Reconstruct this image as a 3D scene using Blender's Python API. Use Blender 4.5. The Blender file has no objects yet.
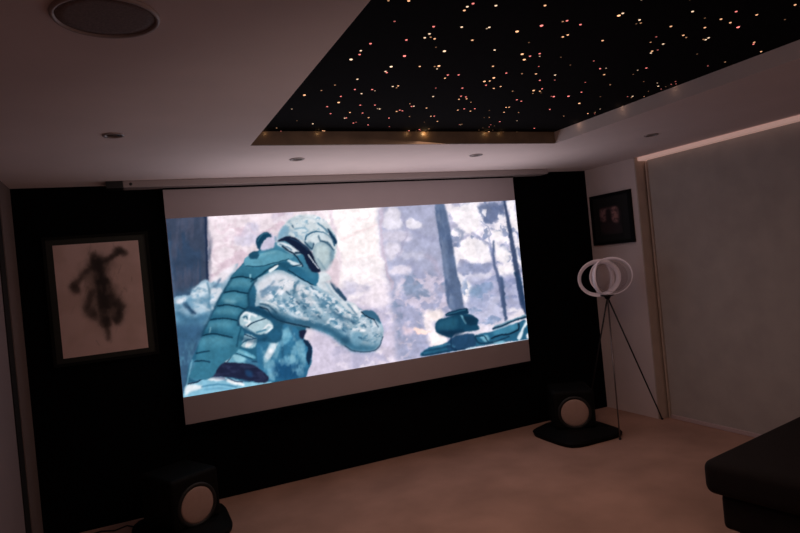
import bpy, bmesh, math, random
import numpy as np
from mathutils import Vector, Matrix

random.seed(7)
rng = np.random.default_rng(7)
scene = bpy.context.scene
COL = scene.collection
H = 2.4
XL, XR = -0.854, 4.115
RD, RY = 0.105, -0.655          # window recess depth and start
YB = -6.0

# ------------------------------------------------------------------ materials
def lin(c):
    return tuple(((v / 255) / 12.92 if v / 255 <= .04045 else ((v / 255 + .055) / 1.055) ** 2.4) for v in c)

def mat(name, col, rough=.6, metal=0., spec=.5, noise=0., nscale=20., bump=0., bscale=200., alpha=1., emit=None, estr=0., coat=0.):
    m = bpy.data.materials.new(name); m.use_nodes = True
    nt = m.node_tree; b = nt.nodes['Principled BSDF']
    c = lin(col)
    b.inputs['Base Color'].default_value = (*c, 1)
    b.inputs['Roughness'].default_value = rough
    b.inputs['Metallic'].default_value = metal
    b.inputs['Specular IOR Level'].default_value = spec
    b.inputs['Alpha'].default_value = alpha
    b.inputs['Coat Weight'].default_value = coat
    tc = nt.nodes.new('ShaderNodeTexCoord')
    if noise:
        n = nt.nodes.new('ShaderNodeTexNoise'); n.inputs['Scale'].default_value = nscale
        n.inputs['Detail'].default_value = 5
        r = nt.nodes.new('ShaderNodeValToRGB')
        r.color_ramp.elements[0].position = .3; r.color_ramp.elements[1].position = .7
        r.color_ramp.elements[0].color = (*[v * (1 - noise) for v in c], 1)
        r.color_ramp.elements[1].color = (*[min(1, v * (1 + noise)) for v in c], 1)
        nt.links.new(tc.outputs['Object'], n.inputs['Vector'])
        nt.links.new(n.outputs['Fac'], r.inputs['Fac'])
        nt.links.new(r.outputs['Color'], b.inputs['Base Color'])
    if bump:
        n2 = nt.nodes.new('ShaderNodeTexNoise'); n2.inputs['Scale'].default_value = bscale
        bp = nt.nodes.new('ShaderNodeBump'); bp.inputs['Strength'].default_value = bump
        bp.inputs['Distance'].default_value = .004
        nt.links.new(tc.outputs['Object'], n2.inputs['Vector'])
        nt.links.new(n2.outputs['Fac'], bp.inputs['Height'])
        nt.links.new(bp.outputs['Normal'], b.inputs['Normal'])
    if emit:
        b.inputs['Emission Color'].default_value = (*lin(emit), 1)
        b.inputs['Emission Strength'].default_value = estr
    return m

M = dict(
    ceiling=mat('ceiling_paint', (228, 212, 210), .8, noise=.03, nscale=3, bump=.05, bscale=80),
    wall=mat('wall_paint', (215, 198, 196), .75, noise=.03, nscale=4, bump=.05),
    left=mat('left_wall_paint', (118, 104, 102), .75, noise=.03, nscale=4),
    black=mat('black_wall_fabric', (7, 7, 10), .95, spec=.05, noise=.2, nscale=60, bump=.2),
    carpet=mat('beige_carpet', (176, 140, 124), .95, spec=.1, noise=.16, nscale=2.2, bump=.6, bscale=350),
    jamb=mat('jamb_paint', (186, 168, 156), .6, noise=.06, nscale=8),
    dark=mat('gap_shade_dark', (12, 10, 10), .8),  # near-black colour standing for the shade in the door gap
    gold=mat('tray_fascia', (104, 84, 66), .45, noise=.25, nscale=7),
    star_cloth=mat('star_cloth', (10, 7, 10), .95, spec=.05, noise=.25, nscale=30),
    casing=mat('screen_casing', (150, 138, 138), .4),
    cap=mat('black_plastic', (10, 10, 11), .4),
    border=mat('screen_white_fabric', (158, 146, 150), .85, noise=.02, nscale=5),
    blind=mat('blind_fabric', (172, 162, 156), .85, noise=.07, nscale=5, bump=.3, bscale=260),
    bar=mat('blind_bar', (190, 168, 168), .5),
    mount=mat('dark_green_mount', (22, 25, 17), .7, noise=.1, nscale=10),
    frame_black=mat('black_frame', (5, 5, 6), .6, spec=.2),
    frame_green=mat('dark_frame', (11, 11, 9), .8, spec=.15),
    speaker=mat('speaker_black', (5, 5, 5), .7, spec=.15),
    rubber=mat('rubber_surround', (16, 15, 15), .6),
    cone=mat('pale_cone', (168, 140, 130), .55, noise=.05, nscale=30),
    steel=mat('lamp_leg_steel', (120, 108, 106), .3, metal=.8),
    legdark=mat('lamp_leg_dark', (32, 27, 27), .45, metal=.3),
    ribbon=mat('white_ribbon_glow', (240, 225, 228), .45, alpha=.95, emit=(235, 205, 212), estr=.05),  # faint emission brightens the unlit rings, light put into the material
    globe=mat('frosted_globe', (170, 150, 152), .4, alpha=.22),
    sofa=mat('dark_brown_upholstery', (26, 20, 19), .85, spec=.2, noise=.15, nscale=18, bump=.4, bscale=220),
    sofafoot=mat('black_foot', (8, 7, 7), .5),
    fixture=mat('ceiling_fixture_grille', (126, 112, 110), .8, noise=.2, nscale=150),
    rim=mat('ceiling_fixture_rim', (170, 154, 150), .5),
    spotrim=mat('downlight_ring', (150, 138, 136), .35, metal=.3),
    spotlens=mat('downlight_lens', (40, 34, 34), .2),
    door=mat('door_paint', (140, 126, 128), .6, noise=.02),
    cable=mat('black_cable', (8, 7, 7), .6),
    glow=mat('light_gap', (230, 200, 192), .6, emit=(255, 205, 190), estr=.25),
    glass=mat('picture_glass', (12, 11, 12), .08, alpha=.12),
)

def emis(name, col, s):
    m = bpy.data.materials.new(name); m.use_nodes = True
    nt = m.node_tree; nt.nodes.clear()
    e = nt.nodes.new('ShaderNodeEmission'); o = nt.nodes.new('ShaderNodeOutputMaterial')
    e.inputs['Color'].default_value = (*col, 1); e.inputs['Strength'].default_value = s
    nt.links.new(e.outputs[0], o.inputs[0]); return m
STARM = [emis('star_warm', (1, .62, .36), 1.0), emis('star_pink', (1, .33, .27), 1.0), emis('star_white', (1, .8, .62), 1.0), emis('star_faint', (1, .6, .45), .16)]

def attr_mat(name, emission, rough=.8):
    m = bpy.data.materials.new(name); m.use_nodes = True
    nt = m.node_tree
    a = nt.nodes.new('ShaderNodeAttribute'); a.attribute_name = 'paint'
    if emission:
        nt.nodes.clear()
        a = nt.nodes.new('ShaderNodeAttribute'); a.attribute_name = 'paint'
        e = nt.nodes.new('ShaderNodeEmission'); o = nt.nodes.new('ShaderNodeOutputMaterial')
        e.inputs['Strength'].default_value = emission
        nt.links.new(a.outputs['Color'], e.inputs['Color']); nt.links.new(e.outputs[0], o.inputs[0])
    else:
        b = nt.nodes['Principled BSDF']; b.inputs['Roughness'].default_value = rough
        nt.links.new(a.outputs['Color'], b.inputs['Base Color'])
    return m

# ------------------------------------------------------------------ helpers
def obj(name, bm, m, parent=None, smooth=False):
    me = bpy.data.meshes.new(name)
    if isinstance(bm, bmesh.types.BMesh):
        bmesh.ops.recalc_face_normals(bm, faces=bm.faces)
        bm.to_mesh(me); bm.free()
    else:
        me = bm
    if m is not None: me.materials.append(m)
    for p in me.polygons: p.use_smooth = smooth
    o = bpy.data.objects.new(name, me); COL.objects.link(o)
    if parent: o.parent = parent
    return o

def thing(name, label, cat, loc=(0, 0, 0), rz=0, group=None):
    o = bpy.data.objects.new(name, None); COL.objects.link(o)
    o.location = loc; o.rotation_euler = (0, 0, rz); o.empty_display_size = .1
    o['label'] = label; o['category'] = cat
    if group: o['group'] = group
    return o

def struct(name, bm, m, label=None):
    o = obj(name, bm, m); o['kind'] = 'structure'
    if label: o['label'] = label
    return o

def box(bm, lo, hi, bevel=0., seg=3):
    b2 = bmesh.new(); bmesh.ops.create_cube(b2, size=1)
    for v in b2.verts:
        v.co = Vector([lo[i] + (v.co[i] + .5) * (hi[i] - lo[i]) for i in range(3)])
    if bevel: bmesh.ops.bevel(b2, geom=b2.edges[:], offset=bevel, segments=seg, affect='EDGES', profile=.5)
    t = bpy.data.meshes.new('t'); b2.to_mesh(t); b2.free(); bm.from_mesh(t); bpy.data.meshes.remove(t)
    return bm

def nb(): return bmesh.new()
def B(lo, hi, bevel=0., seg=3): return box(nb(), lo, hi, bevel, seg)

def lathe(bm, prof, n=48, mtx=None):
    rows = []
    for r, z in prof:
        rows.append([bm.verts.new((r * math.cos(2 * math.pi * i / n), r * math.sin(2 * math.pi * i / n), z)) for i in range(n)] if r > 1e-6 else [bm.verts.new((0, 0, z))])
    for a, b in zip(rows, rows[1:]):
        for i in range(n):
            j = (i + 1) % n
            q = [a[i % len(a)], a[j % len(a)], b[j % len(b)], b[i % len(b)]]
            u = []
            for v in q:
                if v not in u: u.append(v)
            if len(u) >= 3:
                try: bm.faces.new(u)
                except ValueError: pass
    if mtx is not None:
        for row in rows:
            for v in row: v.co = mtx @ v.co
    return bm

def tube(bm, pts, r, n=10, r2=None):
    pts = [Vector(p) for p in pts]; rows = []
    for k, p in enumerate(pts):
        d = (pts[min(k + 1, len(pts) - 1)] - pts[max(k - 1, 0)]).normalized()
        a = d.orthogonal().normalized() if k == 0 else (pa - d * pa.dot(d)).normalized()
        pa = a; b = d.cross(a)
        rr = r if r2 is None else r + (r2 - r) * k / (len(pts) - 1)
        rows.append([bm.verts.new(p + (a * math.cos(2 * math.pi * i / n) + b * math.sin(2 * math.pi * i / n)) * rr) for i in range(n)])
    for u, v in zip(rows, rows[1:]):
        for i in range(n): bm.faces.new((u[i], u[(i + 1) % n], v[(i + 1) % n], v[i]))
    bm.faces.new(rows[0][::-1]); bm.faces.new(rows[-1])
    return bm

def ribbon(bm, centre, e1, e2, ra, rb, width, thick, twist, n=72, tw_amp=0.):
    """closed flat band around an ellipse; its broad side leans by twist"""
    c = Vector(centre); e1 = Vector(e1).normalized(); e2 = Vector(e2).normalized(); nn = e1.cross(e2)
    rows = []
    for i in range(n):
        t = 2 * math.pi * i / n
        rad = (e1 * math.cos(t) * ra + e2 * math.sin(t) * rb); rd = rad.normalized()
        tw = twist + tw_amp * math.sin(t)
        w = nn * math.cos(tw) + rd * math.sin(tw); h = rd * math.cos(tw) - nn * math.sin(tw)
        p = c + rad
        rows.append([bm.verts.new(p + w * (sx * width / 2) + h * (sy * thick / 2)) for sx, sy in ((-1, -1), (1, -1), (1, 1), (-1, 1))])
    for i in range(n):
        u, v = rows[i], rows[(i + 1) % n]
        for k in range(4): bm.faces.new((u[k], u[(k + 1) % 4], v[(k + 1) % 4], v[k]))
    return bm

# ------------------------------------------------------------------ painting of flat pictures (vertex colours)
class Paint:
    """a small raster in the picture's own frame; sampled by the vertices of a fine flat grid"""
    def __init__(s, x0, y0, x1, y1, k, base):
        s.x0, s.y0, s.k = x0, y0, k
        s.w, s.h = int((x1 - x0) * k), int((y1 - y0) * k)
        s.im = np.zeros((s.h, s.w, 3)); s.im[:] = np.array(base, float)
        s.X, s.Y = np.meshgrid(x0 + (np.arange(s.w) + .5) / k, y0 + (np.arange(s.h) + .5) / k)
    def z(s, ox, oy, sc):
        s.t = (ox, oy, sc)
    def pts(s, p):
        if isinstance(p, str): p = [tuple(map(float, q.split(','))) for q in p.split()]
        ox, oy, sc = s.t
        return [(ox + a / sc, oy + b / sc) for a, b in p]
    def blur(s, m, sig):
        sig *= s.k
        if sig < .3: return m
        r = int(sig * 3) + 1; g = np.exp(-.5 * (np.arange(-r, r + 1) / sig) ** 2); g /= g.sum()
        m = np.apply_along_axis(lambda v: np.convolve(np.pad(v, r, mode='edge'), g, 'valid'), 0, m)
        return np.apply_along_axis(lambda v: np.convolve(np.pad(v, r, mode='edge'), g, 'valid'), 1, m)
    def smooth(s, p, closed=True, n=6):
        q = []; L = len(p)
        rngk = range(L) if closed else range(L - 1)
        for i in rngk:
            g = (lambda j: p[j % L]) if closed else (lambda j: p[min(max(j, 0), L - 1)])
            a, b, c, d = g(i - 1), g(i), g(i + 1), g(i + 2)
            for u in range(n):
                t = u / n
                q.append(tuple(.5 * (2 * b[k] + (c[k] - a[k]) * t + (2 * a[k] - 5 * b[k] + 4 * c[k] - d[k]) * t * t + (3 * b[k] - a[k] - 3 * c[k] + d[k]) * t ** 3) for k in (0, 1)))
        if not closed: q.append(p[-1])
        return q
    def apply(s, m, col, al, sl, grad=None):
        c = np.array(col, float)
        s.im[sl] += (c - s.im[sl]) * (m * al)[..., None]
    def window(s, p, pad):
        xs = [a for a, b in p]; ys = [b for a, b in p]
        i0 = max(0, int((min(xs) - pad - s.x0) * s.k)); i1 = min(s.w, int((max(xs) + pad - s.x0) * s.k) + 1)
        j0 = max(0, int((min(ys) - pad - s.y0) * s.k)); j1 = min(s.h, int((max(ys) + pad - s.y0) * s.k) + 1)
        return (slice(j0, max(j1, j0)), slice(i0, max(i1, i0)))
    def poly(s, p, col, bl=.5, al=1., sm=True):
        p = s.pts(p)
        if sm: p = s.smooth(p)
        sl = s.window(p, bl * 3 + 1); X, Y = s.X[sl], s.Y[sl]
        if X.size == 0: return
        m = np.zeros(X.shape, bool)
        for (xa, ya), (xb, yb) in zip(p, p[1:] + p[:1]):
            if ya == yb: continue
            m ^= ((ya > Y) != (yb > Y)) & (X < (xb - xa) * (Y - ya) / (yb - ya) + xa)
        s.apply(s.blur(m.astype(float), bl), col, al, sl)
    def line(s, p, col, w, bl=.35, al=1., sm=True, w2=None):
        """w in picture pixels"""
        p = s.pts(p)
        if sm and len(p) > 2: p = s.smooth(p, False)
        sl = s.window(p, w + bl * 3 + 1); X, Y = s.X[sl], s.Y[sl]
        if X.size == 0: return
        m = np.zeros(X.shape); N = len(p) - 1
        for i, ((xa, ya), (xb, yb)) in enumerate(zip(p, p[1:])):
            dx, dy = xb - xa, yb - ya; L = dx * dx + dy * dy + 1e-9
            t = np.clip(((X - xa) * dx + (Y - ya) * dy) / L, 0, 1)
            d = np.hypot(X - xa - dx * t, Y - ya - dy * t)
            ww = w if w2 is None else w + (w2 - w) * (i + t) / N
            m = np.maximum(m, np.clip((ww / 2 - d) * s.k + .5, 0, 1))
        s.apply(s.blur(m, bl), col, al, sl)
    def noise(s, sx, sy, seed, octs=3):
        r = np.random.default_rng(seed); out = np.zeros((s.h, s.w)); a = 1.; tot = 0
        for o in range(octs):
            gx, gy = int((s.w / s.k) / sx) + 3, int((s.h / s.k) / sy) + 3
            g = r.random((gy, gx)); u = (s.X - s.x0) / sx; v = (s.Y - s.y0) / sy
            i, j = u.astype(int), v.astype(int); fu, fv = u - i, v - j
            fu = fu * fu * (3 - 2 * fu); fv = fv * fv * (3 - 2 * fv)
            out += a * ((g[j, i] * (1 - fu) + g[j, i + 1] * fu) * (1 - fv) + (g[j + 1, i] * (1 - fu) + g[j + 1, i + 1] * fu) * fv)
            tot += a; a *= .5; sx /= 2; sy /= 2
        return out / tot
    def mottle(s, p, col, sx, sy, seed, lo=.5, hi=.62, al=1., bl=1.):
        """noise patches of a colour inside a polygon"""
        q = s.smooth(s.pts(p)); sl = s.window(q, bl * 3 + 1); X, Y = s.X[sl], s.Y[sl]
        m = np.zeros(X.shape, bool)
        for (xa, ya), (xb, yb) in zip(q, q[1:] + q[:1]):
            if ya == yb: continue
            m ^= ((ya > Y) != (yb > Y)) & (X < (xb - xa) * (Y - ya) / (yb - ya) + xa)
        n = s.noise(sx, sy, seed)[sl]
        s.apply(s.blur(m.astype(float), bl) * np.clip((n - lo) / (hi - lo), 0, 1), col, al, sl)
    def warp(s, amp, sc, seed):
        """push the paint about with slow noise so painted edges turn organic"""
        dx = (s.noise(sc, sc, seed) - .5) * 2 * amp * s.k; dy = (s.noise(sc, sc, seed + 50) - .5) * 2 * amp * s.k
        jj, ii = np.meshgrid(np.arange(s.h), np.arange(s.w), indexing='ij')
        s.im = s.im[np.clip(jj + dy, 0, s.h - 1).astype(int), np.clip(ii + dx, 0, s.w - 1).astype(int)].copy()
    def grain(s, sc, seed, amt):
        s.im *= (1 + (s.noise(sc, sc, seed) - .5) * 2 * amt)[..., None]
    def sample(s, x, y):
        u = np.clip((x - s.x0) * s.k - .5, 0, s.w - 1.001); v = np.clip((y - s.y0) * s.k - .5, 0, s.h - 1.001)
        i, j = u.astype(int), v.astype(int); fu, fv = (u - i)[..., None], (v - j)[..., None]
        c = (s.im[j, i] * (1 - fu) + s.im[j, i + 1] * fu) * (1 - fv) + (s.im[j + 1, i] * (1 - fu) + s.im[j + 1, i + 1] * fu) * fv
        c = np.clip(c, 0, 255) / 255
        return np.where(c <= .04045, c / 12.92, ((c + .055) / 1.055) ** 2.4)

def homography(quad):
    """unit square (u right, v down) -> the picture's own sheet"""
    src = [(0, 0), (1, 0), (1, 1), (0, 1)]; A = []; b = []
    for (u, v), (x, y) in zip(src, quad):
        A += [[u, v, 1, 0, 0, 0, -u * x, -v * x], [0, 0, 0, u, v, 1, -u * y, -v * y]]; b += [x, y]
    return np.append(np.linalg.solve(np.array(A, float), np.array(b, float)), 1).reshape(3, 3)

def picture_grid(name, TL, TR, BR, BL, nx, ny, paint, quad, m, parent, gain=(1, 1, 1)):
    TL, TR, BR, BL = [np.array(a, float) for a in (TL, TR, BR, BL)]
    u, v = np.meshgrid(np.linspace(0, 1, nx + 1), np.linspace(0, 1, ny + 1))
    P = (TL[None, None] * ((1 - u) * (1 - v))[..., None] + TR * (u * (1 - v))[..., None] + BR * (u * v)[..., None] + BL * ((1 - u) * v)[..., None]).reshape(-1, 3)
    Hm = homography(quad); w = Hm[2, 0] * u + Hm[2, 1] * v + 1
    x = (Hm[0, 0] * u + Hm[0, 1] * v + Hm[0, 2]) / w; y = (Hm[1, 0] * u + Hm[1, 1] * v + Hm[1, 2]) / w
    c = paint.sample(x, y).reshape(-1, 3) * np.array(gain)
    idx = np.arange((nx + 1) * (ny + 1)).reshape(ny + 1, nx + 1)
    F = np.stack([idx[1:, :-1], idx[1:, 1:], idx[:-1, 1:], idx[:-1, :-1]], -1).reshape(-1, 4)
    me = bpy.data.meshes.new(name)
    me.from_pydata(P.tolist(), [], F.tolist())
    at = me.color_attributes.new('paint', 'FLOAT_COLOR', 'POINT')
    at.data.foreach_set('color', np.concatenate([c, np.ones((len(c), 1))], 1).astype(np.float32).ravel())
    return obj(name, me, m, parent)

# ------------------------------------------------------------------ room shell
YR = YB
struct('floor', B((XL - .1, YB - .1, -.1), (XR + .35, .1, 0)), M['carpet'])
struct('wall_front', B((XL - .1, 0, 0), (XR + .35, .1, H + .2)), M['black'])
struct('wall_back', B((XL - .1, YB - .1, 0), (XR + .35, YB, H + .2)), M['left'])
# ceiling with the rectangular star tray let into it
TX0, TX1, TY, TD, TYB = .529, 2.721, -1.278, .083, -4.35
bm = nb()
box(bm, (XL - .1, TY, H), (XR + .35, 0, H + .2)); box(bm, (XL - .1, YB, H), (XR + .35, TYB, H + .2))
box(bm, (XL - .1, TYB, H), (TX0, TY, H + .2)); box(bm, (TX1, TYB, H), (XR + .35, TY, H + .2))
struct('ceiling', bm, M['ceiling'])
struct('trim_1', B((TX0, TY - .012, H + .001), (TX1 - .003, TY, H + TD)), M['gold'])
# right wall: plain pier, then the recess with the blind
bm = nb()
box(bm, (XR, RY, 0), (XR + .35, 0, H)); struct('wall_right', bm, M['wall'])
struct('wall_recess', B((XR + RD + .12, YB, 0), (XR + .35, RY, H)), M['wall'])
struct('trim_2', B((XR - .004, RY - .014, 0), (XR + RD + .02, RY, H)), M['jamb'])          # jamb lining
struct('trim_3', B((XR + RD - .012, RY - .05, 0), (XR + RD + .12, RY - .034, H - .05)), M['jamb'])    # slim side channel
# left wall with a door leaf set back beside the corner
bm = nb()
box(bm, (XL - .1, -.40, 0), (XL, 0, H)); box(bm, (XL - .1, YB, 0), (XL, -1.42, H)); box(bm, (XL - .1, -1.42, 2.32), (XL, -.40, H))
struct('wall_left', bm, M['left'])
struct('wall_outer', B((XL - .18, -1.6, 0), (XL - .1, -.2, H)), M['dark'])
dl = struct('door_1', B((XL - .05, -1.4, .01), (XL - .012, -.555, 2.3), .003), M['door'])
struct('gap_shade_strip', B((XL - .04, -.553, 0), (XL - .006, -.40, 2.32)), M['dark'])  # dark strip added in the door gap to stand for its shade

# ------------------------------------------------------------------ star ceiling
sp = thing('star_ceiling_panel', 'black star ceiling panel set in the ceiling tray, dotted with tiny warm lights', 'star ceiling', ((TX0 + TX1) / 2, (TY + TYB) / 2, H + TD))
ox, oy = (TX0 + TX1) / 2, (TY + TYB) / 2
obj('backing_panel', B((TX0 - ox + .001, TYB - oy + .001, 0), (TX1 - ox - .001, TY - oy - .001, .03)), M['star_cloth'], sp)
STARS = [tuple(map(float, s.split(','))) for s in """0.663,-3.038,1 0.730,-3.050,2 0.750,-2.889,1 0.913,-2.873,2 0.929,-2.808,2 0.928,-2.770,2 0.949,-2.779,1 0.972,-2.767,2 0.866,-2.737,2 1.020,-2.686,0 1.077,-2.652,3 0.741,-2.679,2 0.730,-2.603,2 0.740,-2.562,2 0.724,-2.504,3 0.932,-2.575,3 0.928,-2.445,3 1.056,-2.465,2 1.125,-2.473,1 1.141,-2.483,3 1.149,-2.450,1 0.839,-2.266,2 0.763,-2.172,1 0.724,-2.086,1 0.663,-2.009,3 0.880,-2.118,2 0.848,-2.004,2 0.871,-1.901,3 0.662,-1.766,1 0.835,-1.822,2 0.895,-1.690,2 0.996,-1.719,2 1.006,-1.601,2 1.014,-1.607,2 1.096,-1.496,2 1.106,-1.514,1 0.858,-1.471,2 0.749,-1.535,0 0.672,-1.370,1 0.714,-1.295,1 0.966,-1.310,2 0.978,-1.304,2 0.928,-2.383,2 0.940,-2.369,2 1.153,-2.442,1 1.245,-2.374,2 1.254,-2.329,2 1.298,-2.382,2 1.283,-2.181,1 1.339,-2.044,2 1.513,-2.008,2 1.623,-1.803,2 1.820,-1.477,1 1.050,-2.182,2 1.073,-2.194,2 1.078,-2.164,1 0.966,-2.126,2 0.988,-2.107,1 0.937,-2.057,2 1.003,-1.862,2 1.083,-1.868,2 1.124,-1.802,1 1.139,-1.798,2 1.072,-1.712,2 1.144,-1.618,2 1.272,-1.615,2 1.204,-1.455,2 1.359,-1.417,1 1.259,-1.755,2 1.266,-1.782,2 1.287,-1.770,2 1.270,-1.906,1 1.303,-1.857,2 1.314,-1.863,2 1.385,-1.654,1 1.406,-1.833,2 1.519,-1.666,2 1.539,-1.670,2 1.622,-1.552,2 1.543,-1.531,0 1.540,-1.315,2 1.594,-1.312,0 1.599,-1.347,2 1.620,-1.319,1 1.659,-1.365,1 1.526,-2.436,2 1.614,-2.438,1 1.690,-2.445,2 1.807,-2.442,2 1.862,-2.371,1 1.503,-2.364,3 1.485,-2.308,3 1.510,-2.317,2 1.529,-2.253,2 1.779,-2.358,2 1.426,-2.195,2 1.604,-2.208,2 1.624,-2.241,2 1.743,-2.175,1 1.860,-2.198,3 1.892,-2.149,1 1.891,-2.230,2 1.907,-2.190,2 1.936,-2.163,0 1.494,-2.064,2 1.530,-2.053,2 1.553,-2.021,2 1.616,-1.961,1 1.872,-2.029,2 1.919,-2.005,2 2.047,-2.109,1 2.066,-2.106,3 1.648,-1.832,2 1.715,-1.838,2 1.716,-1.788,2 1.903,-1.878,2 1.920,-1.884,2 1.958,-1.776,2 2.061,-1.778,1 2.235,-1.856,2 1.832,-1.809,0 1.927,-1.660,1 1.895,-1.652,0 2.070,-1.560,2 2.184,-1.587,1 2.052,-1.482,1 2.077,-1.424,1 2.100,-1.452,0 1.830,-1.490,1 1.830,-1.473,1 2.464,-1.394,2 2.043,-1.399,0 2.157,-1.295,2 2.051,-1.338,0 2.160,-1.339,0 2.390,-1.292,0 2.277,-1.291,0 0.958,-3.076,2 0.951,-3.050,2 0.956,-3.021,2 1.048,-3.078,2 1.227,-3.115,2 1.022,-2.889,2 1.131,-2.906,2 1.128,-2.894,1 1.133,-2.780,2 1.267,-2.891,3 1.331,-2.959,3 1.392,-3.008,1 1.404,-3.018,2 1.500,-2.876,2 1.507,-2.898,2 1.391,-2.798,0 1.290,-2.698,2 1.446,-2.674,3 1.500,-2.614,3 1.500,-2.657,2 1.525,-2.692,2 1.548,-2.662,1 1.401,-2.514,2 1.633,-2.543,1 1.660,-2.667,0 1.784,-2.582,0 1.865,-2.649,1 1.985,-2.559,2 2.014,-2.569,1 2.082,-2.482,2 2.070,-2.358,1 2.257,-2.338,1 2.182,-2.199,2 2.157,-2.121,3 2.343,-1.994,3 2.379,-2.131,0 2.601,-1.887,1 2.596,-1.781,2 2.629,-1.811,1 2.656,-1.777,1 2.459,-1.712,1 2.568,-2.150,1 2.598,-2.159,2 2.612,-2.136,1 2.685,-2.163,1 2.242,-2.602,2 2.220,-2.567,1 2.251,-2.507,0 2.424,-2.410,0 2.535,-2.399,1 2.596,-2.349,2 2.656,-2.347,0 2.667,-2.304,1 2.652,-2.388,1 2.631,-2.435,1 2.677,-2.398,1 2.619,-2.257,0 1.486,-2.997,2 1.581,-3.099,3 1.581,-3.119,2 1.703,-3.082,2 1.734,-3.058,1 1.721,-3.048,0 1.557,-3.234,2 1.712,-2.872,2 1.900,-3.055,2 1.932,-2.951,1 1.960,-2.894,1 2.041,-2.888,2 2.064,-2.805,2 2.079,-2.784,2 2.080,-2.822,1 2.048,-2.988,2 2.086,-2.970,1 1.862,-3.190,2 2.055,-3.228,2 2.061,-3.157,2 2.142,-3.137,2 2.229,-3.107,3 2.183,-3.222,2 1.977,-3.151,0 2.072,-3.074,2 2.203,-2.986,2 2.195,-2.967,1 2.210,-2.966,2 2.502,-2.984,2 2.523,-2.966,2 2.678,-2.894,2 2.344,-2.811,0 2.580,-2.679,1 2.625,-2.742,1 2.372,-3.211,0 1.752,-3.271,0""".split()]
protos = {}
RAD = {0: .0038, 1: .0041, 2: .005, 3: .0066}
def star_mesh(k, c):
    if (k, c) not in protos:
        b = nb(); r = RAD[k]; lathe(b, [(r, .0), (r * .8, -r * .35), (0, -r * .5)], 10)
        me = bpy.data.meshes.new('star_light'); bmesh.ops.recalc_face_normals(b, faces=b.faces); b.to_mesh(me); b.free()
        me.materials.append(STARMS[k][c]); protos[(k, c)] = me
    return protos[(k, c)]
STARMS = {k: [emis('star_warm_%d' % k, (1, .50, .26), s), emis('star_pink_%d' % k, (1, .25, .22), s), emis('star_white_%d' % k, (1, .68, .45), s)] for k, s in ((0, .16), (1, .5), (2, 1.25), (3, 1.7))}
order = sorted(range(len(STARS)), key=lambda i: (-STARS[i][2], STARS[i][1]))
rest = nb()
for n, i in enumerate(order):
    x, y, k = STARS[i]; k = int(k); c = random.choice((0, 0, 1, 1, 2))
    loc = (x - ox, y - oy, -.0002)
    if n < 100:
        o = bpy.data.objects.new('star_light', star_mesh(k, c)); COL.objects.link(o); o.parent = sp; o.location = loc
    else:
        lathe(rest, [(RAD[k], 0), (RAD[k] * .8, -RAD[k] * .35), (0, -RAD[k] * .5)], 8, Matrix.Translation(loc))
        for f in rest.faces:
            if f.material_index == 0 and not f.tag: f.tag = True; f.material_index = (0 if k == 0 else 1 + (k - 1) * 3 + c)
for _ in range(70):                                            # the panel runs on above the viewer
    loc = (random.uniform(TX0 + .05, TX1 - .05) - ox, random.uniform(TYB + .05, -3.3) - oy, -.0002)
    lathe(rest, [(.005, 0), (.004, -.0018), (0, -.0025)], 8, Matrix.Translation(loc))
    for f in rest.faces:
        if not f.tag: f.tag = True; f.material_index = 4
me = bpy.data.meshes.new('small_star_lights'); rest.to_mesh(me); rest.free()
me.materials.append(STARMS[0][0])
for k in (1, 2, 3):
    for c in range(3): me.materials.append(STARMS[k][c])
so = bpy.data.objects.new('small_star_lights', me); COL.objects.link(so); so.parent = sp; so['kind'] = 'stuff'

# ------------------------------------------------------------------ ceiling fittings
def downlight(x, y, label):
    t = thing('ceiling_downlight', label, 'downlight', (x, y, H), 0, 'recessed ceiling downlights')
    b = nb(); lathe(b, [(.034, -.001), (.036, -.006), (.048, -.006), (.051, 0), (.034, 0), (.034, -.001)], 32); obj('trim_ring', b, M['spotrim'], t, True)
    b = nb(); lathe(b, [(0, -.003), (.02, -.0035), (.0335, -.002), (.0335, 0), (0, 0)], 24); obj('lens', b, M['spotlens'], t, True)
downlight(-.184, -1.549, 'small round downlight alone in the dim ceiling left of the star tray')
downlight(.913, -.869, 'small round downlight above the left part of the screen, in front of the tray')
downlight(2.281, -.906, 'small round downlight above the right part of the screen, in front of the tray')
downlight(3.388, -1.542, 'small round downlight between the star tray and the tall grey blind')
t = thing('ceiling_fixture', 'large flat round ceiling fixture with thin pale rim at the top left', 'ceiling fixture', (-.17, -2.955, H))
b = nb(); lathe(b, [(.128, -.002), (.13, -.009), (.137, -.01), (.141, -.004), (.141, 0), (.128, 0), (.128, -.002)], 64); obj('rim', b, M['rim'], t, True)
b = nb(); lathe(b, [(0, -.005), (.1, -.005), (.1275, -.004), (.1275, 0), (0, 0)], 64); obj('cover', b, M['fixture'], t, True)

# ------------------------------------------------------------------ blind
by = XR + RD
t = thing('roller_blind', 'tall plain grey roller blind covering the window in the right wall', 'blind', (by, -3.1, 0))
obj('blind_fabric', B((0, -2.3, .035), (.004, 2.39, 2.366)), M['blind'], t)
obj('bottom_bar', B((-.01, -2.3, .0), (.014, 2.39, .035), .004), M['bar'], t)
obj('headrail_light_gap', B((-.075, -2.3, 2.366), (.1, 2.430, 2.399)), M['glow'], t)  # headrail made to glow, standing for the lit gap above the blind

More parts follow.
